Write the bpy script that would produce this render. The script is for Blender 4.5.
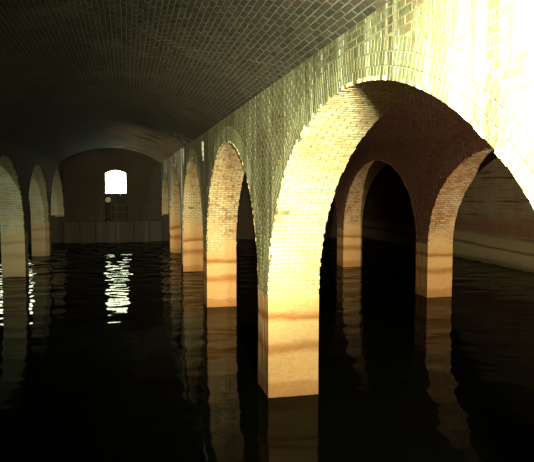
import bpy, bmesh, math, random
import numpy as np
from mathutils import Vector, Matrix

random.seed(7)
rng = np.random.default_rng(11)
for o in list(bpy.data.objects):
    bpy.data.objects.remove(o)
scene = bpy.context.scene
COL = scene.collection

# ------------------------------------------------------------------ camera
EYE = Vector((0.0, 0.0, 2.8))
F_PX = 605.0
YAW = math.radians(13.03)
PITCH = math.radians(4.07)
cd = bpy.data.cameras.new('camera')
cd.sensor_width = 36.0
cd.lens = F_PX / 534.0 * 36.0
cd.clip_end = 200
cam = bpy.data.objects.new('camera', cd)
cam.location = EYE
cam.rotation_euler = (math.pi / 2 - PITCH, 0, -YAW)
COL.objects.link(cam)
scene.camera = cam

# ------------------------------------------------------------------ daylight outside, exposure
w = bpy.data.worlds.new('overcast_sky')
scene.world = w
w.use_nodes = True
w.node_tree.nodes['Background'].inputs[0].default_value = (0.95, 1.0, 0.72, 1)
w.node_tree.nodes['Background'].inputs[1].default_value = 12.0
vs = scene.view_settings
vs.view_transform = 'Standard'
vs.look = 'None'
vs.exposure = 0.0
vs.gamma = 1.0
vs.use_curve_mapping = False


def spot(name, loc, target, energy, size_deg, blend, color, radius=0.08):
    l = bpy.data.lights.new(name, 'SPOT')
    l.energy = energy
    l.spot_size = math.radians(size_deg)
    l.spot_blend = blend
    l.color = color
    l.shadow_soft_size = radius
    o = bpy.data.objects.new(name, l)
    o.location = loc
    o.rotation_euler = (Vector(target) - Vector(loc)).to_track_quat('-Z', 'Y').to_euler()
    COL.objects.link(o)
    return o


WARM = (1.0, 0.83, 0.52)
# floodlamps behind / beside the viewer, plus an added fill on the first pier
LAMP_A = (1.20, 1.40, 3.55)
spot('floodlamp_by_arcade', LAMP_A, (3.5, 7, 2.9), 3100, 108, 1.0, (1.0, 0.97, 0.64))
spot('added_pier_fill', (0.85, 0.90, 3.50), (2.25, 7.7, 3.2), 2300, 38, 1.0, (1.0, 0.90, 0.58))  # unseen fill spot, added to brighten the first pier and its soffit
spot('floodlamp_main_aisle', (0.05, 0.30, 3.15), (2.3, 20, 2.0), 8500, 36, 1.0, WARM)
spot('floodlamp_right_aisle', (5.6, -1.0, 2.9), (8.6, 18, 1.6), 8000, 60, 1.0, WARM)
spot('floodlamp_left_aisle', (-5.6, 3.0, 2.2), (-2.2, 22, 2.8), 3000, 50, 1.0, (0.88, 1.0, 0.76))

# ------------------------------------------------------------------ layout (metres)
TH = 0.70                       # arcade wall thickness
CLEAR = 4.95                    # clear aisle width
A1 = 1.80                       # aisle face of first right arcade
A2 = A1 + TH + CLEAR            # 7.45
XR = A2 + TH + CLEAR            # 13.10 outer right wall
L1 = A1 - CLEAR                 # -3.15 aisle face of left arcade
XL = L1 - TH - CLEAR            # -8.8 outer left wall
BAY = 6.17
PIER = 0.65
P1 = 7.70                       # front face of the first pier in view
P0 = 7.85                       # grid origin of the piers behind it
YN = P0 - 2 * BAY - 0.5         # near end wall
YF = P0 + 4 * BAY               # far end wall
ZS, RISE = 1.37, 2.26           # arch springing, arch rise
HS = (BAY - PIER) / 2           # arch half span
VS, VR = 4.09, 0.74             # vault springing, vault rise
ZB = -1.2                       # basin floor
ZT = 5.4
RIPPLE = 0.10                  # rms slope of the ripples
BL, BH, MJ = 0.185, 0.052, 0.009
PITL, PITH = BL + MJ, BH + MJ
EMB = 0.0035                     # how far bricks stand proud of the mortar

HS1 = 2.93                      # the first arch in view is a little wider
NEAR = P1 - 2 * HS1 - PIER      # front face of the pier before it
piers_y = [NEAR - BAY, NEAR] + [P1] + [P0 + k * BAY for k in range(1, 4)]      # front faces
ARCH = [(NEAR - HS, HS), (P1 - HS1, HS1), ((P1 + PIER + P0 + BAY) / 2, (P0 + BAY - P1 - PIER) / 2)] + [(P0 + k * BAY - HS, HS) for k in range(2, 5)]   # centre, half span


# ------------------------------------------------------------------ helpers
def link(o, parent=None):
    COL.objects.link(o)
    if parent:
        o.parent = parent
    return o


def tag(o, label=None, cat=None, group=None, kind=None):
    if label: o['label'] = label
    if cat: o['category'] = cat
    if group: o['group'] = group
    if kind: o['kind'] = kind
    return o


def mesh_obj(name, bm, mat, parent=None, smooth=False):
    me = bpy.data.meshes.new(name)
    bmesh.ops.recalc_face_normals(bm, faces=bm.faces)
    bm.to_mesh(me)
    bm.free()
    if smooth:
        me.polygons.foreach_set('use_smooth', [True] * len(me.polygons))
    me.materials.append(mat)
    o = bpy.data.objects.new(name, me)
    return link(o, parent)


def add_box(bm, lo, hi, bev=0.0):
    r = bmesh.ops.create_cube(bm, size=1.0)
    lo, hi = Vector(lo), Vector(hi)
    for v in r['verts']:
        v.co = Vector(((v.co.x + .5) * (hi.x - lo.x) + lo.x, (v.co.y + .5) * (hi.y - lo.y) + lo.y,
                       (v.co.z + .5) * (hi.z - lo.z) + lo.z))
    if bev:
        es = set(e for v in r['verts'] for e in v.link_edges)
        bmesh.ops.bevel(bm, geom=list(es), offset=bev, segments=2, affect='EDGES', profile=0.6)


def add_prism(bm, pts, axis, a, b):
    """pts: 2D outline; axis 'x' -> (y,z) outline, 'y' -> (x,z) outline; extruded from a to b."""
    def P(p, t):
        return (t, p[0], p[1]) if axis == 'x' else (p[0], t, p[1])
    va = [bm.verts.new(P(p, a)) for p in pts]
    vb = [bm.verts.new(P(p, b)) for p in pts]
    bm.faces.new(va)
    bm.faces.new(list(reversed(vb)))
    n = len(pts)
    for i in range(n):
        bm.faces.new((va[i], va[(i + 1) % n], vb[(i + 1) % n], vb[i]))


def add_lathe(bm, prof, c, seg=20):
    rings = []
    for r, z in prof:
        rings.append([bm.verts.new((c[0] + r * math.cos(2 * math.pi * i / seg),
                                    c[1] + r * math.sin(2 * math.pi * i / seg), c[2] + z)) for i in range(seg)])
    for a, b in zip(rings, rings[1:]):
        for i in range(seg):
            bm.faces.new((a[i], a[(i + 1) % seg], b[(i + 1) % seg], b[i]))
    bm.faces.new(list(reversed(rings[0])))
    bm.faces.new(rings[-1])


def add_tube(bm, p, q, r, seg=8):
    p, q = Vector(p), Vector(q)
    d = (q - p).normalized()
    u = d.orthogonal().normalized()
    v = d.cross(u)
    A, B = [], []
    for i in range(seg):
        t = 2 * math.pi * i / seg
        o = (u * math.cos(t) + v * math.sin(t)) * r
        A.append(bm.verts.new(p + o))
        B.append(bm.verts.new(q + o))
    for i in range(seg):
        bm.faces.new((A[i], A[(i + 1) % seg], B[(i + 1) % seg], B[i]))
    bm.faces.new(list(reversed(A)))
    bm.faces.new(B)


# ------------------------------------------------------------------ materials
class NT:
    def __init__(self, name):
        self.m = bpy.data.materials.new(name)
        self.m.use_nodes = True
        self.t = self.m.node_tree
        self.b = self.t.nodes['Principled BSDF']

    def n(self, typ, **kw):
        x = self.t.nodes.new(typ)
        for k, v in kw.items():
            if k.startswith('i_'):
                key = k[2:]
                x.inputs[int(key) if key.isdigit() else key].default_value = v
            else:
                setattr(x, k, v)
        return x

    def l(self, a, b):
        self.t.links.new(a, b)

    def coord(self, scale=(1, 1, 1), loc=(0, 0, 0)):
        g = self.n('ShaderNodeNewGeometry')
        mp = self.n('ShaderNodeMapping')
        mp.inputs['Scale'].default_value = scale
        mp.inputs['Location'].default_value = loc
        self.l(g.outputs['Position'], mp.inputs['Vector'])
        return mp.outputs['Vector']

    def noise(self, scale=(1, 1, 1), s=1.0, detail=4, rough=0.55, loc=(0, 0, 0)):
        x = self.n('ShaderNodeTexNoise')
        x.inputs['Scale'].default_value = s
        x.inputs['Detail'].default_value = detail
        x.inputs['Roughness'].default_value = rough
        self.l(self.coord(scale, loc), x.inputs['Vector'])
        return x.outputs[0]

    def ramp(self, fac, stops, interp='LINEAR'):
        r = self.n('ShaderNodeValToRGB')
        r.color_ramp.interpolation = interp
        e = r.color_ramp.elements
        while len(e) < len(stops):
            e.new(0.5)
        for el, (p, c) in zip(e, stops):
            el.position = p
            el.color = (c, c, c, 1) if isinstance(c, (int, float)) else (*c, 1)
        self.l(fac, r.inputs[0])
        return r.outputs[0]

    def rng(self, v, a, b, c=0.0, d=1.0):
        x = self.n('ShaderNodeMapRange')
        x.clamp = True
        for i, q in enumerate((a, b, c, d)):
            x.inputs[i + 1].default_value = q
        self.l(v, x.inputs[0])
        return x.outputs[0]

    def math(self, op, a, b=None):
        x = self.n('ShaderNodeMath', operation=op)
        for i, v in enumerate((a, b)):
            if v is None: continue
            if isinstance(v, (int, float)): x.inputs[i].default_value = v
            else: self.l(v, x.inputs[i])
        return x.outputs[0]

    def mix(self, fac, a, b, blend='MIX'):
        x = self.n('ShaderNodeMix', data_type='RGBA', blend_type=blend)
        if isinstance(fac, (int, float)): x.inputs[0].default_value = fac
        else: self.l(fac, x.inputs[0])
        for i, v in ((6, a), (7, b)):
            if isinstance(v, tuple): x.inputs[i].default_value = (*v, 1)
            else: self.l(v, x.inputs[i])
        return x.outputs[2]

    def sep(self):
        g = self.n('ShaderNodeNewGeometry')
        s = self.n('ShaderNodeSeparateXYZ')
        self.l(g.outputs['Position'], s.inputs[0])
        return s.outputs

    def bump(self, h, strength=0.4, dist=0.01):
        x = self.n('ShaderNodeBump')
        x.inputs['Strength'].default_value = strength
        x.inputs['Distance'].default_value = dist
        self.l(h, x.inputs['Height'])
        self.l(x.outputs[0], self.b.inputs['Normal'])

    def done(self, col, rough=0.85, spec=0.2):
        if isinstance(col, tuple): self.b.inputs['Base Color'].default_value = (*col, 1)
        else: self.l(col, self.b.inputs['Base Color'])
        self.b.inputs['Roughness'].default_value = rough
        self.b.inputs['Specular IOR Level'].default_value = spec
        return self.m


def brick_mat(name, tones, lime, lime_lo, lime_hi, streak=None, pits=False, streak_amt=0.0, silt=False, calcite=False):
    """Brick with one tone per brick, blotches of limewash, drip streaks."""
    M = NT(name)
    at = M.n('ShaderNodeAttribute', attribute_name='tone')
    oi = M.n('ShaderNodeObjectInfo')
    f = M.math('FRACT', M.math('ADD', at.outputs['Fac'], oi.outputs['Random']))
    k = len(tones)
    col = M.ramp(f, [((i + 0.5) / k, c) for i, c in enumerate(tones)])
    fine = M.noise(s=38, detail=3)
    col = M.mix(0.35, col, M.ramp(fine, [(0.3, 0.35), (0.7, 0.8)]), 'OVERLAY')
    blot = M.noise(s=1.3, detail=6, rough=0.65)
    col = M.mix(M.rng(blot, lime_lo, lime_hi), col, lime)
    if pits:
        p1 = M.noise(s=11, detail=3, rough=0.6, loc=(2, 6, 1))
        p2 = M.noise(s=0.9, detail=3, loc=(7, 3, 5))
        col = M.mix(M.math('MULTIPLY', M.rng(p1, 0.54, 0.64), M.rng(p2, 0.42, 0.56, 0, 0.85)), col, (0.20, 0.11, 0.045))
    if streak:
        st = M.noise(scale=(3.5, 3.5, 0.28), s=1.6, detail=5, rough=0.62, loc=(3, 1, 0))
        col = M.mix(M.rng(st, 0.50, 0.62, 0, streak_amt), col, streak)
        st2 = M.noise(scale=(6, 6, 0.35), s=1.5, detail=4, rough=0.6, loc=(9, 4, 2))
        col = M.mix(M.rng(st2, 0.54, 0.63, 0, 0.75), col, (0.05, 0.042, 0.022))
    x, y, z = M.sep()
    if calcite:  # calcite drips, and a painted patch of light on the far vault
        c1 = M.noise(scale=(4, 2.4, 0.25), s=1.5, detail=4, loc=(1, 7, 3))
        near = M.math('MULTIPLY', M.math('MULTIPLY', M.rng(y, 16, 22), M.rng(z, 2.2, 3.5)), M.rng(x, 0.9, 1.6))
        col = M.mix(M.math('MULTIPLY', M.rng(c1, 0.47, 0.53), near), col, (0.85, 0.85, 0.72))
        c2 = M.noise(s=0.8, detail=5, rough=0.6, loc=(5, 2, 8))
        lit_patch = M.math('MULTIPLY', M.math('MULTIPLY', M.rng(y, 18.5, 21), M.rng(x, -0.9, 0.5)), M.rng(z, 3.8, 4.2))
        col = M.mix(M.math('MULTIPLY', M.rng(c2, 0.35, 0.5), lit_patch), col, (0.60, 0.42, 0.24))  # lamp light on the far vault, painted into the brick colour
    if silt:
        nz = M.noise(s=3.0, detail=4)
        zz = M.math('ADD', z, M.rng(nz, 0.3, 0.7, -0.45, 0.45))
        col = M.mix(M.rng(zz, 2.0, 1.2, 0, 1.0), col, (0.62, 0.43, 0.20))
    M.bump(M.math('ADD', fine, M.math('MULTIPLY', blot, 1.5)), 0.5, 0.012)
    return M.done(col, 0.8, 0.25)


def mortar_mat(name, c1, c2):
    M = NT(name)
    n1 = M.noise(s=5, detail=5)
    col = M.ramp(n1, [(0.35, c1), (0.65, c2)])
    nz = M.noise(s=3.0, detail=4)
    zz = M.math('ADD', M.sep()[2], M.rng(nz, 0.3, 0.7, -0.45, 0.45))
    col = M.mix(M.rng(zz, 2.1, 1.3, 0, 1.0), col, (0.60, 0.41, 0.19))
    M.bump(M.noise(s=60, detail=2), 0.4, 0.006)
    return M.done(col, 0.9, 0.15)


def brick_wall_mat(name, axes, c1, c2, mortar, tide=False):
    """Distant brick facing, courses too fine to pick apart."""
    M = NT(name)
    s = M.sep()
    cb = M.n('ShaderNodeCombineXYZ')
    ix = {'x': 0, 'y': 1, 'z': 2}
    M.l(s[ix[axes[0]]], cb.inputs[0])
    M.l(s[ix[axes[1]]], cb.inputs[1])
    bt = M.n('ShaderNodeTexBrick')
    bt.inputs['Scale'].default_value = 1.0
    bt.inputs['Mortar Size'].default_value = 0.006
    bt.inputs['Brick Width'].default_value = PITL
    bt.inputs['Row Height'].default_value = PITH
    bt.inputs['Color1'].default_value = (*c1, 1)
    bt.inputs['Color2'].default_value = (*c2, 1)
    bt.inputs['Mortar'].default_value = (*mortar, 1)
    M.l(cb.outputs[0], bt.inputs['Vector'])
    col = bt.outputs[0]
    n1 = M.noise(scale=(1, 1, 0.8), s=0.9, detail=6, rough=0.65)
    col = M.mix(M.rng(n1, 0.45, 0.62, 0, 0.8), col, mortar)
    row = M.noise(scale=(0.25, 0.25, 8), s=1.6, detail=3)
    col = M.mix(M.rng(row, 0.55, 0.66, 0, 0.8), col, (0.06, 0.03, 0.02))
    if tide:
        n2 = M.noise(scale=(0.15, 0.15, 1), s=1.2, detail=3)
        zz = M.math('ADD', s[2], M.rng(n2, 0.3, 0.7, -0.12, 0.12))
        band = M.ramp(M.rng(zz, 0.0, 2.4), [
            (0.0, (0.20, 0.17, 0.09)), (0.06, (0.40, 0.34, 0.19)), (0.22, (0.50, 0.42, 0.24)),
            (0.27, (0.16, 0.12, 0.06)), (0.31, (0.48, 0.40, 0.23)), (0.42, (0.44, 0.36, 0.20)),
            (0.47, (0.20, 0.09, 0.05)), (1.0, (0.22, 0.10, 0.06))])
        M.l(zz, zz.node.inputs[0]) if False else None
        fac = M.rng(zz, 1.15, 1.02)
        col = M.mix(fac, col, band)
        col = M.mix(M.math('MULTIPLY', M.rng(zz, 1.1, 1.2), M.rng(zz, 1.9, 1.4, 0, 0.55)), col, (0.26, 0.08, 0.045))
    M.bump(bt.outputs['Fac'], -0.6, 0.01)
    return M.done(col, 0.85, 0.2)


def silt_mat(name='silted_pier', wash=None):
    M = NT(name)
    x, y, z = M.sep()
    n1 = M.noise(scale=(0.8, 0.8, 2.2), s=2.0, detail=4)
    zz = M.math('ADD', z, M.rng(n1, 0.3, 0.7, -0.045, 0.045))
    col = M.ramp(M.rng(zz, 0.0, 1.5), [
        (0.0, (0.40, 0.20, 0.075)), (0.125, (0.46, 0.245, 0.09)), (0.15, (0.58, 0.34, 0.14)),
        (0.36, (0.60, 0.36, 0.15)), (0.43, (0.40, 0.19, 0.06)), (0.47, (0.42, 0.21, 0.07)),
        (0.53, (0.62, 0.39, 0.17)), (0.66, (0.64, 0.41, 0.18)), (0.71, (0.34, 0.155, 0.048)), (0.735, (0.38, 0.18, 0.06)),
        (0.78, (0.57, 0.35, 0.145)), (1.0, (0.62, 0.43, 0.20))])
    fine = M.noise(scale=(1, 1, 2), s=22, detail=4)
    col = M.mix(0.3, col, M.ramp(fine, [(0.3, 0.3), (0.7, 0.75)]), 'OVERLAY')
    if wash:
        col = M.mix(0.55, col, wash)
    M.bump(M.noise(s=9, detail=5), 0.35, 0.02)
    return M.done(col, 0.85, 0.1)


def water_mat():
    M = NT('dark_water')
    a = M.noise(scale=(0.55, 1.0, 1), s=1.5, detail=3, rough=0.5)
    b = M.noise(scale=(0.6, 1.0, 1), s=5.0, detail=2, rough=0.5, loc=(4, 2, 0))
    h = M.math('ADD', a, M.math('MULTIPLY', b, 0.22))
    M.bump(h, 1.0, 0.004)
    M.done((0.0015, 0.0018, 0.0012), 0.03, 0.035)
    M.b.inputs['IOR'].default_value = 1.33
    return M.m


def plain(name, c, rough=0.6, metal=0.0, spec=0.3):
    M = NT(name)
    n1 = M.noise(s=12, detail=4)
    col = M.mix(M.rng(n1, 0.35, 0.7, 0, 0.5), c, tuple(v * 0.6 for v in c))
    M.b.inputs['Metallic'].default_value = metal
    return M.done(col, rough, spec)


def glass_mat():
    M = NT('window_glass')
    t = M.n('ShaderNodeBsdfTransparent')
    t.inputs[0].default_value = (0.95, 0.97, 0.93, 1)
    g = M.n('ShaderNodeBsdfGlossy')
    g.inputs['Roughness'].default_value = 0.05
    mx = M.n('ShaderNodeMixShader')
    mx.inputs[0].default_value = 0.06
    M.l(t.outputs[0], mx.inputs[1])
    M.l(g.outputs[0], mx.inputs[2])
    M.l(mx.outputs[0], M.t.nodes['Material Output'].inputs[0])
    return M.m


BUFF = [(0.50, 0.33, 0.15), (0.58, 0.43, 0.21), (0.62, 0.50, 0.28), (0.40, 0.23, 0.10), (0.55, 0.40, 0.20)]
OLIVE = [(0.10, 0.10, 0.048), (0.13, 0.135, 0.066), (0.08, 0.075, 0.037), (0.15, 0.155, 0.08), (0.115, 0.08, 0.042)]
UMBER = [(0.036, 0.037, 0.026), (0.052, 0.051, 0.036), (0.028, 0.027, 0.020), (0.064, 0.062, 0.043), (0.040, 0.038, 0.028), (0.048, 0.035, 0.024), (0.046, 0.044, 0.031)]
GREYBUFF = [(0.36, 0.32, 0.19), (0.42, 0.38, 0.24), (0.31, 0.26, 0.15), (0.44, 0.42, 0.28)]
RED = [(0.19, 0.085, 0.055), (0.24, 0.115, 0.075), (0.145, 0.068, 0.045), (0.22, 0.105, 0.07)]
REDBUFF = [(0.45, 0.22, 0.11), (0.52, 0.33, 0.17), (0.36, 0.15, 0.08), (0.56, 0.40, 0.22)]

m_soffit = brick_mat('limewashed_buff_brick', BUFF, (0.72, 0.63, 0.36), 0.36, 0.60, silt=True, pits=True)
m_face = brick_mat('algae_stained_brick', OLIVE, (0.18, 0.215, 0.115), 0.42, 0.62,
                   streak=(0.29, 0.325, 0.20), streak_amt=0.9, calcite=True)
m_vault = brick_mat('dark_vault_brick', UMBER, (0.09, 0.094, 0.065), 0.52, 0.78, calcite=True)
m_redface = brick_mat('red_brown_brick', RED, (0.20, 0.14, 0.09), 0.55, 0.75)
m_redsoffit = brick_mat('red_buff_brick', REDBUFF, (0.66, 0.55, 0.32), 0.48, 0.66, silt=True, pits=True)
m_leftsoffit = brick_mat('pale_buff_brick', GREYBUFF, (0.50, 0.50, 0.35), 0.40, 0.58)
m_mortar = mortar_mat('buff_mortar', (0.15, 0.148, 0.08), (0.25, 0.25, 0.15))
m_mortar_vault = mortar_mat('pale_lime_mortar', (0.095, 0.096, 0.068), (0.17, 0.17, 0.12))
m_mortar_red = mortar_mat('brown_mortar', (0.14, 0.09, 0.06), (0.22, 0.15, 0.10))
m_silt = silt_mat()
m_silt_pale = silt_mat('pale_silted_pier', (0.40, 0.36, 0.22))
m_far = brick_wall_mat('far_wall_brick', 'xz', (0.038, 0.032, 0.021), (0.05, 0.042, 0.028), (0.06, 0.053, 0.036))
m_outer = brick_wall_mat('outer_wall_brick', 'yz', (0.30, 0.19, 0.11), (0.40, 0.28, 0.16), (0.42, 0.36, 0.22), tide=True)
m_sidevault = brick_wall_mat('side_vault_brick', 'yx', (0.16, 0.12, 0.08), (0.22, 0.17, 0.11), (0.24, 0.20, 0.14))
m_stone = plain('wet_ledge_stone', (0.05, 0.046, 0.03), 0.7)
m_bed = plain('silt_bed', (0.05, 0.045, 0.03), 0.9)
m_iron = plain('dark_iron', (0.03, 0.028, 0.025), 0.6, 0.4)
m_timber = plain('dark_timber', (0.035, 0.030, 0.022), 0.8)
m_frame = plain('weathered_frame', (0.12, 0.11, 0.08), 0.7)
m_globe = plain('pale_globe', (0.75, 0.74, 0.66), 0.45)
m_calcite = plain('calcite_crust', (0.70, 0.71, 0.60), 0.6)
m_glass = glass_mat()
m_water = water_mat()


# ------------------------------------------------------------------ brick builder
# unit brick: length along x, course height along y, front at z=0, body to z=-1
_CH = 0.10


def unit_brick():
    v = []
    for z, s in ((-1, 1.0), (-0.10, 1.0)):
        for sx, sy in ((-1, -1), (1, -1), (1, 1), (-1, 1)):
            v.append((sx * .5 * s, sy * .5 * s, z))
    for sx, sy in ((-1, -1), (1, -1), (1, 1), (-1, 1)):
        v.append((sx * .5 * (1 - 0.04), sy * .5 * (1 - 0.12), 0))
    f = []
    for a in (0, 4):
        for i in range(4):
            j = (i + 1) % 4
            f.append((a + i, a + j, a + 4 + j, a + 4 + i))
    f.append((8, 9, 10, 11))
    return np.array(v, float), f


UV, UF = unit_brick()
UFA = np.array(UF)


class Bricks:
    """List of bricks as affine frames (3x4)."""
    def __init__(self):
        self.M = []

    def add(self, c, T, B, N, L, H, D=0.03):
        # small irregularities so that the coursing looks laid by hand
        proud = random.gauss(0, 0.0007)
        c = (c[0] + N[0] * proud, c[1] + N[1] * proud, c[2] + N[2] * proud)
        L *= random.uniform(0.965, 1.0)
        H *= random.uniform(0.93, 1.0)
        tw = random.gauss(0, 0.008)
        T2 = [T[i] + B[i] * tw for i in range(3)]
        B2 = [B[i] - T[i] * tw for i in range(3)]
        self.M.append([[T2[i] * L, B2[i] * H, N[i] * D, c[i]] for i in range(3)])

    def arr(self):
        return np.array(self.M).reshape(-1, 3, 4)


CAM_R = np.array((cam.matrix_basis).to_3x3())


def screen_size(M, box):
    """approximate size on screen (px^2) of each brick; 0 when out of frame"""
    c = M[:, :, 3] - np.array(EYE)
    loc = c @ CAM_R
    d = -loc[:, 2]
    ok = d > 0.5
    dd = np.where(ok, d, 1)
    px = 267 + F_PX * loc[:, 0] / dd
    py = 231 - F_PX * loc[:, 1] / dd
    x0, y0, x1, y1 = box
    ok &= (px > x0) & (px < x1) & (py > y0) & (py < y1)
    n = M[:, :, 2] / np.linalg.norm(M[:, :, 2], axis=1)[:, None]
    r = np.linalg.norm(c, axis=1)
    facing = -(n * c).sum(1) / r
    ok &= facing > 0.01
    area = np.linalg.norm(M[:, :, 0], axis=1) * np.linalg.norm(M[:, :, 1], axis=1) * facing * (F_PX / dd) ** 2
    return np.where(ok, area, 0)


def brick_mesh(name, M, mat):
    n = len(M)
    verts = np.einsum('nij,vj->nvi', M[:, :, :3], UV) + M[:, None, :, 3]
    faces = (UFA[None] + (np.arange(n) * 12)[:, None, None]).reshape(-1, 4)
    me = bpy.data.meshes.new(name)
    me.vertices.add(n * 12)
    me.vertices.foreach_set('co', verts.reshape(-1))
    nf = len(faces)
    me.loops.add(nf * 4)
    me.loops.foreach_set('vertex_index', faces.reshape(-1).astype(np.int32))
    me.polygons.add(nf)
    me.polygons.foreach_set('loop_start', np.arange(0, nf * 4, 4, dtype=np.int32))
    a = me.attributes.new('tone', 'FLOAT', 'FACE')
    a.data.foreach_set('value', np.repeat(rng.random(n), 9).astype(np.float32))
    me.update(calc_edges=True)
    me.shade_flat()
    me.validate()
    me.materials.append(mat)
    return me


_unit = {}


def lay(bricks, parent, mat, piece_name, stuff_name, keep, box=(0, 0, 534, 462)):
    """The `keep` bricks that show largest become objects; the rest one joined part."""
    M = bricks.arr()
    # frames must be right-handed so that the fronts face outwards
    det = np.linalg.det(M[:, :, :3])
    M[det < 0, :, 0] *= -1
    pick = np.array([], int)
    if keep:
        s = screen_size(M, box)
        order = np.argsort(-s)[:keep]
        pick = order[s[order] > 0]
    if len(pick):
        if mat.name not in _unit:
            me = bpy.data.meshes.new(piece_name)
            me.from_pydata(UV.tolist(), [], UF)
            me.materials.append(mat)
            _unit[mat.name] = me
        for i in pick:
            o = bpy.data.objects.new(piece_name, _unit[mat.name])
            m4 = np.eye(4)
            m4[:3] = M[i]
            COL.objects.link(o)
            o.parent = parent
            o.matrix_basis = Matrix(m4.tolist())
    rest = np.setdiff1d(np.arange(len(M)), pick)
    if len(rest):
        o = bpy.data.objects.new(stuff_name, brick_mesh(stuff_name, M[rest], mat))
        link(o, parent)
        o['kind'] = 'stuff'


# ------------------------------------------------------------------ arch geometry
def arch_pts(c, hs, grow=0.0, n=40):
    return [(c - (hs + grow) * math.cos(math.pi * i / n), ZS + (RISE + grow) * math.sin(math.pi * i / n))
            for i in range(n + 1)]


def arcade_core(name, x0, x1, mat):
    """mortar body of an arcade: solid piers, arches cut through"""
    bm = bmesh.new()
    e = EMB
    a, b = x0 + e, x1 - e
    y = YN
    for c, hs in ARCH:
        if c - hs - e > y:
            add_prism(bm, [(y, ZB), (c - hs - e, ZB), (c - hs - e, ZT), (y, ZT)], 'x', a, b)
        pts = arch_pts(c, hs, e)
        for p, q in zip(pts, pts[1:]):
            add_prism(bm, [p, q, (q[0], ZT), (p[0], ZT)], 'x', a, b)
        y = c + hs + e
    if y < YF:
        add_prism(bm, [(y, ZB), (YF, ZB), (YF, ZT), (y, ZT)], 'x', a, b)
    o = mesh_obj(name, bm, mat)
    o['kind'] = 'structure'
    return o


RINGS = 3
RW = 0.092


def face_bricks(x, nx, y0, y1):
    """bricks and arch rings on the wall face at x, normal nx (+1/-1)"""
    b = Bricks()
    v = Bricks()
    zlow = ZS
    rows = int((VS + 0.15 - zlow) / PITH)
    ring = RINGS * (RW + MJ) + 0.005
    for r in range(rows):
        z = zlow + (r + 0.5) * PITH
        off = (r % 2) * PITL / 2
        y = y0 + off
        while y < y1:
            a, e = y, min(y + BL, y1)
            # cut against the arch ring
            for c, hs in ARCH:
                t = (z - ZS) / (RISE + ring)
                if t < 1:
                    half = (hs + ring) * math.sqrt(1 - t * t)
                    lo, hi = c - half, c + half
                    if e > lo and a < hi:
                        if a < lo: e = lo
                        elif e > hi: a = hi
                        else: a = e = 0
                if a == e: break
            if e - a > 0.03:
                b.add((x, (a + e) / 2, z), (0, 1, 0), (0, 0, 1), (nx, 0, 0), e - a, BH)
            y += PITL
    for c, hs in ARCH:
        if c + hs < y0 or c - hs > y1: continue
        for k in range(RINGS):
            g = 0.004 + k * (RW + MJ) + RW / 2
            # arc-length steps along the ellipse
            th, step = 0.0, PITH
            while th < math.pi:
                dy, dz = (hs + g) * math.sin(th), (RISE + g) * math.cos(th)
                sp = math.hypot(dy, dz)
                tm = th + 0.5 * step / sp
                y, z = c - (hs + g) * math.cos(tm), ZS + (RISE + g) * math.sin(tm)
                ty, tz = (hs + g) * math.sin(tm), (RISE + g) * math.cos(tm)
                n = math.hypot(ty, tz)
                ty, tz = ty / n, tz / n
                # in the piers the rings of neighbouring arches meet: keep to the pier's half
                edge = hs + PIER / 2
                if abs(y - c) < edge - 0.02 and y0 < y < y1 and z < VS + 0.1:
                    v.add((x, y, z), (0, -tz, ty), (0, ty, tz), (nx, 0, 0), RW * (1 + (random.uniform(0.0, 0.16) if k == 0 else 0)), BH)
                th += step / sp
    return b, v


def soffit_bricks(x0, x1, arches, clipy=None):
    b = Bricks()
    for c, hs in arches:
        th, j = 0.0, 0
        while th < math.pi:
            def sp(t):
                return math.hypot(hs * math.sin(t), RISE * math.cos(t))
            tm = th + 0.5 * PITH / sp(th)
            y, z = c - hs * math.cos(tm), ZS + RISE * math.sin(tm)
            ty, tz = hs * math.sin(tm), RISE * math.cos(tm)
            n = math.hypot(ty, tz)
            ty, tz = ty / n, tz / n
            T, B, N = (1, 0, 0), (0, ty, tz), (0, tz, -ty)
            W = x1 - x0
            cuts = [W * q / 4 for q in range(5)] if j % 2 == 0 else [0, W / 8, 3 * W / 8, 5 * W / 8, 7 * W / 8, W]
            for a, e in zip(cuts, cuts[1:]):
                a2 = a + (MJ / 2 if a > 0 else random.uniform(-0.012, 0.012))
                e2 = e - (MJ / 2 if e < W else random.uniform(-0.012, 0.012))
                b.add((x0 + (a2 + e2) / 2, y, z), T, B, N, e2 - a2, BH)
            th += PITH / sp(th)
            j += 1
    return b


def pier_blocks(x0, x1, parent, ys, mat=None):
    for y in ys:
        bm = bmesh.new()
        add_box(bm, (x0, y, ZB), (x1, y + PIER, ZS - 0.01), 0.0)
        bmesh.ops.subdivide_edges(bm, edges=bm.edges[:], cuts=7, use_grid_fill=True)
        r = random.Random(int(y * 100) + int(x0 * 10))
        for vtx in bm.verts:
            # worn, slightly uneven silted faces and corners
            s = 0.003
            vtx.co.x += r.uniform(-s, s)
            vtx.co.y += r.uniform(-s, s)
        mesh_obj('pier', bm, mat or m_silt, parent, smooth=False)


# ------------------------------------------------------------------ structure
# basin floor
bm = bmesh.new()
add_box(bm, (XL - .4, YN - .4, ZB - 0.3), (XR + .4, YF + .6, ZB))
tag(mesh_obj('floor', bm, m_bed), 'dark silted basin floor beneath the water', 'floor', kind='structure')

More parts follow.
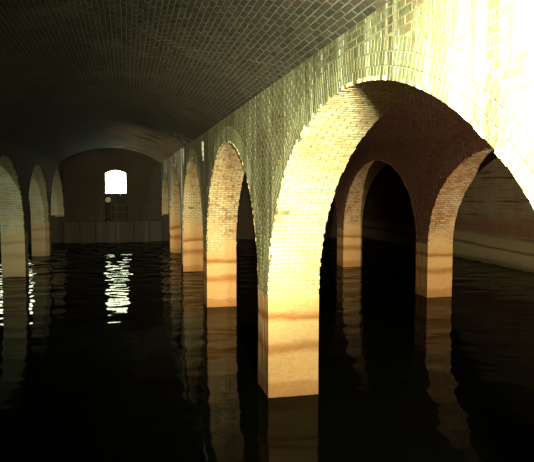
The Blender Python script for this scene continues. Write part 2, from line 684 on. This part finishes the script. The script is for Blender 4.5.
# water
NX, NY = 250, 640
gx_, gy_ = np.meshgrid(np.linspace(XL, XR, NX + 1), np.linspace(YN, YF, NY + 1))
hz = np.zeros_like(gx_)
calm = 0.13 + 0.87 * np.clip((gy_ - 13) / 10, 0, 1) ** 1.5       # a draught from the windows ruffles the far water
wr_ = np.random.default_rng(5)
for _ in range(44):
    lam = math.exp(wr_.uniform(math.log(0.26), math.log(1.5)))
    ang = wr_.normal(math.pi / 2 - 0.15, 0.6)
    k = 2 * math.pi / lam
    hz += calm * RIPPLE * math.sqrt(2 / 44) / k * np.sin(k * (gx_ * math.cos(ang) + gy_ * math.sin(ang)) + wr_.uniform(0, 6.28))
wme = bpy.data.meshes.new('water')
ii = (np.arange(NY)[:, None] * (NX + 1) + np.arange(NX)[None]).reshape(-1)
wf_ = np.stack([ii, ii + 1, ii + NX + 2, ii + NX + 1], 1)
wme.from_pydata(np.stack([gx_.ravel(), gy_.ravel(), hz.ravel()], 1).tolist(), [], wf_.tolist())
wme.polygons.foreach_set('use_smooth', [True] * len(wme.polygons))
wme.materials.append(m_water)
water = link(bpy.data.objects.new('water', wme))
tag(water, 'still black water flooding the brick vaults', 'water', kind='structure')

# arcades
wr = arcade_core('wall_right', A1, A1 + TH, m_mortar)
tag(wr, 'tall brick arcade wall with streaked olive face and floodlit pale soffits', 'wall')
wr2 = arcade_core('wall_right_inner', A2, A2 + TH, m_mortar_red)
tag(wr2, 'red-brown brick arcade seen through the big floodlit arch', 'wall')
wl = arcade_core('wall_left', L1 - TH, L1, m_mortar)
tag(wl, 'dim brick arcade with grey-green arch soffits opposite the floodlit arcade', 'wall')
pier_blocks(A1, A1 + TH, wr, piers_y)
pier_blocks(A2, A2 + TH, wr2, piers_y)
pier_blocks(L1 - TH, L1, wl, piers_y, m_silt_pale)

b, v = face_bricks(A1, -1, -1.0, YF)
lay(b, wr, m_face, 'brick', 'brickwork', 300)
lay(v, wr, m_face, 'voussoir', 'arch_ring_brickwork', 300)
lay(soffit_bricks(A1, A1 + TH, ARCH[1:]), wr, m_soffit, 'soffit_brick', 'soffit_brickwork', 300, (255, 60, 440, 320))

b, v = face_bricks(A2, -1, 4.0, YF)
lay(b, wr2, m_redface, 'brick', 'brickwork', 300, (330, 80, 500, 300))
lay(v, wr2, m_redface, 'voussoir', 'arch_ring_brickwork', 300, (330, 80, 500, 300))
lay(soffit_bricks(A2, A2 + TH, ARCH[1:]), wr2, m_redsoffit, 'soffit_brick', 'soffit_brickwork', 300, (335, 140, 505, 300))

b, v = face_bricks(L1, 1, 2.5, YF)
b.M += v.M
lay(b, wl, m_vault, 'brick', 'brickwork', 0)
lay(soffit_bricks(L1 - TH, L1, ARCH[1:]), wl, m_leftsoffit, 'soffit_brick', 'soffit_brickwork', 0)


# vaults
def vault_arc(x0, x1, grow=0.0):
    half = (x1 - x0) / 2
    R = (half * half + VR * VR) / (2 * VR)
    cz = VS + VR - R
    return (x0 + x1) / 2, cz, R + grow, math.asin(half / R)


def vault(name, x0, x1, mat, label):
    cx, cz, R, a = vault_arc(x0, x1, EMB)
    n = 36
    lo = [(cx + R * math.sin(-a + 2 * a * i / n), cz + R * math.cos(-a + 2 * a * i / n)) for i in range(n + 1)]
    bm = bmesh.new()
    pts = [(x0 - TH / 2, VS), ] + lo + [(x1 + TH / 2, VS), (x1 + TH / 2, ZT), (x0 - TH / 2, ZT)]
    # slices keep the curved underside as quads
    for (p, q) in zip(lo, lo[1:]):
        add_prism(bm, [p, q, (q[0], ZT), (p[0], ZT)], 'y', YN, YF + 0.1)
    bmesh.ops.remove_doubles(bm, verts=bm.verts, dist=1e-5)
    o = mesh_obj(name, bm, mat)
    return tag(o, label, 'ceiling', kind='structure')


def vault_bricks(x0, x1, y0, y1):
    cx, cz, R, a = vault_arc(x0, x1)
    b = Bricks()
    n = int(2 * a * R / PITH)
    for i in range(n):
        t = -a + (i + 0.5) * 2 * a / n
        x, z = cx + R * math.sin(t), cz + R * math.cos(t)
        B, N = (math.cos(t), 0, -math.sin(t)), (-math.sin(t), 0, -math.cos(t))
        y = y0 + (i % 2) * PITL / 2 + random.uniform(-0.02, 0.02)
        while y < y1:
            e = min(y + BL, y1)
            if e - y > 0.03:
                b.add((x, (y + e) / 2, z), (0, 1, 0), B, N, e - y, BH)
            y += PITL
    return b


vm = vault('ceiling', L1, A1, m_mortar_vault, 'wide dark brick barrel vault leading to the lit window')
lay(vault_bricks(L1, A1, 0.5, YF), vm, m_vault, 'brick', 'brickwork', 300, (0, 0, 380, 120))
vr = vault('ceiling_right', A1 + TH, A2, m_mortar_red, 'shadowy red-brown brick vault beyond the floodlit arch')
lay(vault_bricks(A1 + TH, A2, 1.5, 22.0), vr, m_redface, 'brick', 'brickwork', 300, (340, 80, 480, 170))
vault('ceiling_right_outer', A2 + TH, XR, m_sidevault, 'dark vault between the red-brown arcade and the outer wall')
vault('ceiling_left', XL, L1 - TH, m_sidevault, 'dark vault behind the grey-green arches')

# outer walls
bm = bmesh.new()
add_box(bm, (XR, YN - .4, ZB), (XR + .4, YF + .5, ZT))
tag(mesh_obj('wall_right_outer', bm, m_outer), 'tide-stained outer brick wall behind the red-brown arcade', 'wall', kind='structure')
bm = bmesh.new()
add_box(bm, (XL - .4, YN - .4, ZB), (XL, YF + .5, ZT))
tag(mesh_obj('wall_left_outer', bm, m_outer), 'dark outer brick wall behind the grey-green arcade', 'wall', kind='structure')
bm = bmesh.new()
add_box(bm, (XL, YN - .4, ZB), (XR, YN, ZT))
tag(mesh_obj('wall_near', bm, m_far), 'brick end wall opposite the lit window', 'wall', kind='structure')

# far wall with two arched openings
WIN = [(-0.55, 1.12), (-5.62, 1.8)]       # centre x, width
WZ0, WZS, WZT = 1.22, 3.58, 3.76            # foot, arch springing, crown of the openings
WMID = 2.52                                 # foot of the glazed part
DEPTH = 0.45
bm = bmesh.new()
xs = [XL]
for c, wd in sorted(WIN):
    x0, x1 = c - wd / 2, c + wd / 2
    add_box(bm, (xs[-1], YF, ZB), (x0, YF + DEPTH, ZT))
    add_box(bm, (x0, YF, ZB), (x1, YF + DEPTH, WZ0))
    arc = [(x0 + wd * i / 12, WZS + (WZT - WZS) * (1 - (2 * i / 12 - 1) ** 2)) for i in range(13)]
    for p, q in zip(arc, arc[1:]):
        add_prism(bm, [p, q, (q[0], ZT), (p[0], ZT)], 'y', YF, YF + DEPTH)
    xs.append(x1)
add_box(bm, (xs[-1], YF, ZB), (XR, YF + DEPTH, ZT))
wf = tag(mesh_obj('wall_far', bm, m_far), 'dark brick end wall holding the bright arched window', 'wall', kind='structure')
# ledge of dressed blocks along its foot, and an arched rib over it
ledge = bpy.data.objects.new('trim_1', None)
ledge.location = (0, YF, 0)
link(ledge)
tag(ledge, 'low stone ledge along the foot of the end wall', 'ledge', kind='structure')
x = L1 + 0.02
while x < A1 - 0.05:
    x2 = min(x + random.uniform(0.75, 1.0), A1 - 0.02)
    bm = bmesh.new()
    add_box(bm, (x + .006, -0.45, ZB), (x2 - .006, 0, 1.10 - random.uniform(0, .008)), 0.02)
    mesh_obj('ledge_block', bm, m_stone, ledge)
    x = x2
cx, cz, R, a = vault_arc(L1, A1)
n = 44
for i in range(n):
    t0, t1 = -a + 2 * a * i / n, -a + 2 * a * (i + 1) / n
    g = (t1 - t0) * 0.06
    pts = [(cx + r * math.sin(t), cz + r * math.cos(t)) for r, t in
           ((R - 0.26, t0 + g), (R - 0.26, t1 - g), (R - 0.01, t1 - g), (R - 0.01, t0 + g))]
    bm = bmesh.new()
    add_prism(bm, pts, 'y', YF - 0.10 + random.uniform(-.008, .008), YF + 0.02)
    mesh_obj('rib_voussoir', bm, m_far, wf)


def window(idx, c, wd, label):
    x0, x1 = c - wd / 2, c + wd / 2
    yy = YF + 0.22
    root = bpy.data.objects.new('window_%d' % idx, None)
    root.location = (c, yy, WMID)
    link(root)
    tag(root, label, 'window', kind='structure')

    def part(name, bm, mat, parent=root):
        o = mesh_obj(name, bm, mat)
        o.parent = parent
        o.matrix_parent_inverse = Matrix.Translation(root.location).inverted() if parent is root else Matrix()
        return o
    top = lambda x: WZS + (WZT - WZS) * (1 - ((x - c) / (wd / 2)) ** 2)
    bm = bmesh.new()
    fw = 0.04
    add_box(bm, (x0, yy - .03, WMID), (x0 + fw, yy + .03, WZS))
    add_box(bm, (x1 - fw, yy - .03, WMID), (x1, yy + .03, WZS))
    n = 12
    for i in range(n):
        p, q = x0 + wd * i / n, x0 + wd * (i + 1) / n
        add_prism(bm, [(p, top(p) - fw), (q, top(q) - fw), (q, top(q)), (p, top(p))], 'y', yy - .03, yy + .03)
    part('window_frame', bm, m_frame)
    bm = bmesh.new()
    add_box(bm, (x0 - .02, yy - .12, WMID - .07), (x1 + .02, yy + .08, WMID), 0.01)
    part('window_sill', bm, m_stone)
    for k in (1, 2, 3):
        xb = x0 + wd * k / 4
        bm = bmesh.new()
        add_box(bm, (xb - .014, yy - .015, WMID), (xb + .014, yy + .015, top(xb) - .02))
        part('glazing_bar', bm, m_frame)
    zr = [WMID, WMID + 0.38, WMID + 0.76, WZS]
    for z in zr[1:3]:
        bm = bmesh.new()
        add_box(bm, (x0 + fw, yy - .014, z - .016), (x1 - fw, yy + .014, z + .016))
        part('glazing_bar', bm, m_frame)
    for k in range(4):
        xa, xb = x0 + wd * k / 4 + .01, x0 + wd * (k + 1) / 4 - .01
        for r in range(3):
            za, zb = zr[r] + .009, zr[r + 1] - .009
            bm = bmesh.new()
            if r < 2:
                add_box(bm, (xa, yy - .003, za), (xb, yy + .003, zb))
            else:
                add_prism(bm, [(xa, za), (xb, za), (xb, top(xb) - .03), (xa, top(xa) - .03)], 'y', yy - .003, yy + .003)
            part('pane', bm, m_glass)
    # dark boarded lower half
    bm = bmesh.new()
    add_box(bm, (x0, yy + .03, WZ0), (x1, yy + .06, WMID - .072))
    part('back_board', bm, m_timber)
    nb = 6
    for k in range(nb):
        bm = bmesh.new()
        add_box(bm, (x0 + wd * k / nb + .003, yy - .02, WZ0), (x0 + wd * (k + 1) / nb - .003, yy + .03, WMID - .075), 0.006)
        part('plank', bm, m_timber)
    return root


window(1, WIN[0][0], WIN[0][1], 'bright arched window with dark boarded lower half at the vault end')
window(2, WIN[1][0], WIN[1][1], 'arched daylight window hidden behind the grey-green arcade, mirrored in water')

# ------------------------------------------------------------------ small things
# pale globe on a dark stand, on the ledge below the window
gx, gy = WIN[0][0] - 0.40, YF - 0.24
root = bpy.data.objects.new('globe_stand', None)
root.location = (gx, gy, 1.10)
link(root)
tag(root, 'pale round globe on a dark stand on the ledge below the window', 'lamp')


def gpart(name, bm, mat, smooth=True, parent=root):
    o = mesh_obj(name, bm, mat, smooth=smooth)
    o.parent = parent
    return o


bm = bmesh.new()
add_lathe(bm, [(0.17, 0.0), (0.17, 0.05), (0.12, 0.08), (0.09, 0.12), (0.075, 0.5), (0.085, 0.85), (0.12, 0.9), (0.12, 0.95)], (0, 0, 0))
gpart('stand', bm, m_iron, False)
bm = bmesh.new()
add_lathe(bm, [(0.15 * math.sin(math.pi * i / 12) + 0.002, 0.15 - 0.15 * math.cos(math.pi * i / 12)) for i in range(13)], (0, 0, 0.93))
gpart('globe', bm, m_globe)
bm = bmesh.new()
add_lathe(bm, [(0.075, 0), (0.09, 0.02), (0.09, 0.05), (0.07, 0.06)], (0, 0, 0.91))
gpart('collar', bm, m_iron)

# iron guard rail beside it
rr = bpy.data.objects.new('guard_rail', None)
rr.location = (WIN[0][0] + 0.15, YF - 0.24, 1.10)
link(rr)
tag(rr, 'low iron guard rail on the ledge beside the pale globe', 'railing')
for s in (-0.28, 0.42):
    bm = bmesh.new()
    add_tube(bm, (s, 0, 0), (s, 0, 0.84), 0.022)
    gpart('post', bm, m_iron, False, rr)
for z in (0.45, 0.82):
    bm = bmesh.new()
    add_tube(bm, (-0.30, 0, z), (0.44, 0, z), 0.018)
    gpart('rail', bm, m_frame, False, rr)

# calcite crusts that ran down the wall below the vault springing
CRUST = [(14.5, 3.9, 3.45, .07), (20.30, 4.1, 0.25, .12), (20.75, 4.08, 1.6, .16), (19.6, 4.05, 3.55, .10), (21.4, 4.1, 3.0, .16),
         (22.1, 4.08, 3.3, .20), (23.0, 4.1, 3.5, .14), (24.6, 4.1, 3.6, .16), (25.6, 4.08, 3.1, .20), (26.1, 4.1, 2.4, .22),
         (26.42, 4.1, 0.9, .18), (26.85, 4.1, 1.8, .16), (27.4, 4.1, 2.7, .24), (28.2, 4.08, 3.3, .20), (29.5, 4.1, 3.5, .22)]
for i, (y, z0, z1, wd) in enumerate(CRUST):
    r = random.Random(i)
    bm = bmesh.new()
    m = 12
    L, Rr, C = [], [], []
    for k in range(m + 1):
        t = k / m
        ww = wd * (1 - 0.75 * t) * r.uniform(0.7, 1.2)
        yc = y + r.uniform(-.015, .015)
        z = z0 + (z1 - z0) * t
        L.append(bm.verts.new((A1 + 0.006, yc - ww / 2, z)))
        Rr.append(bm.verts.new((A1 + 0.006, yc + ww / 2, z)))
        C.append(bm.verts.new((A1 - 0.06 * (1 - 0.6 * t) * r.uniform(.7, 1.2), yc, z)))
    for k in range(m):
        bm.faces.new((L[k], L[k + 1], C[k + 1], C[k]))
        bm.faces.new((C[k], C[k + 1], Rr[k + 1], Rr[k]))
    mesh_obj('calcite_streak', bm, m_calcite, wr, smooth=True)
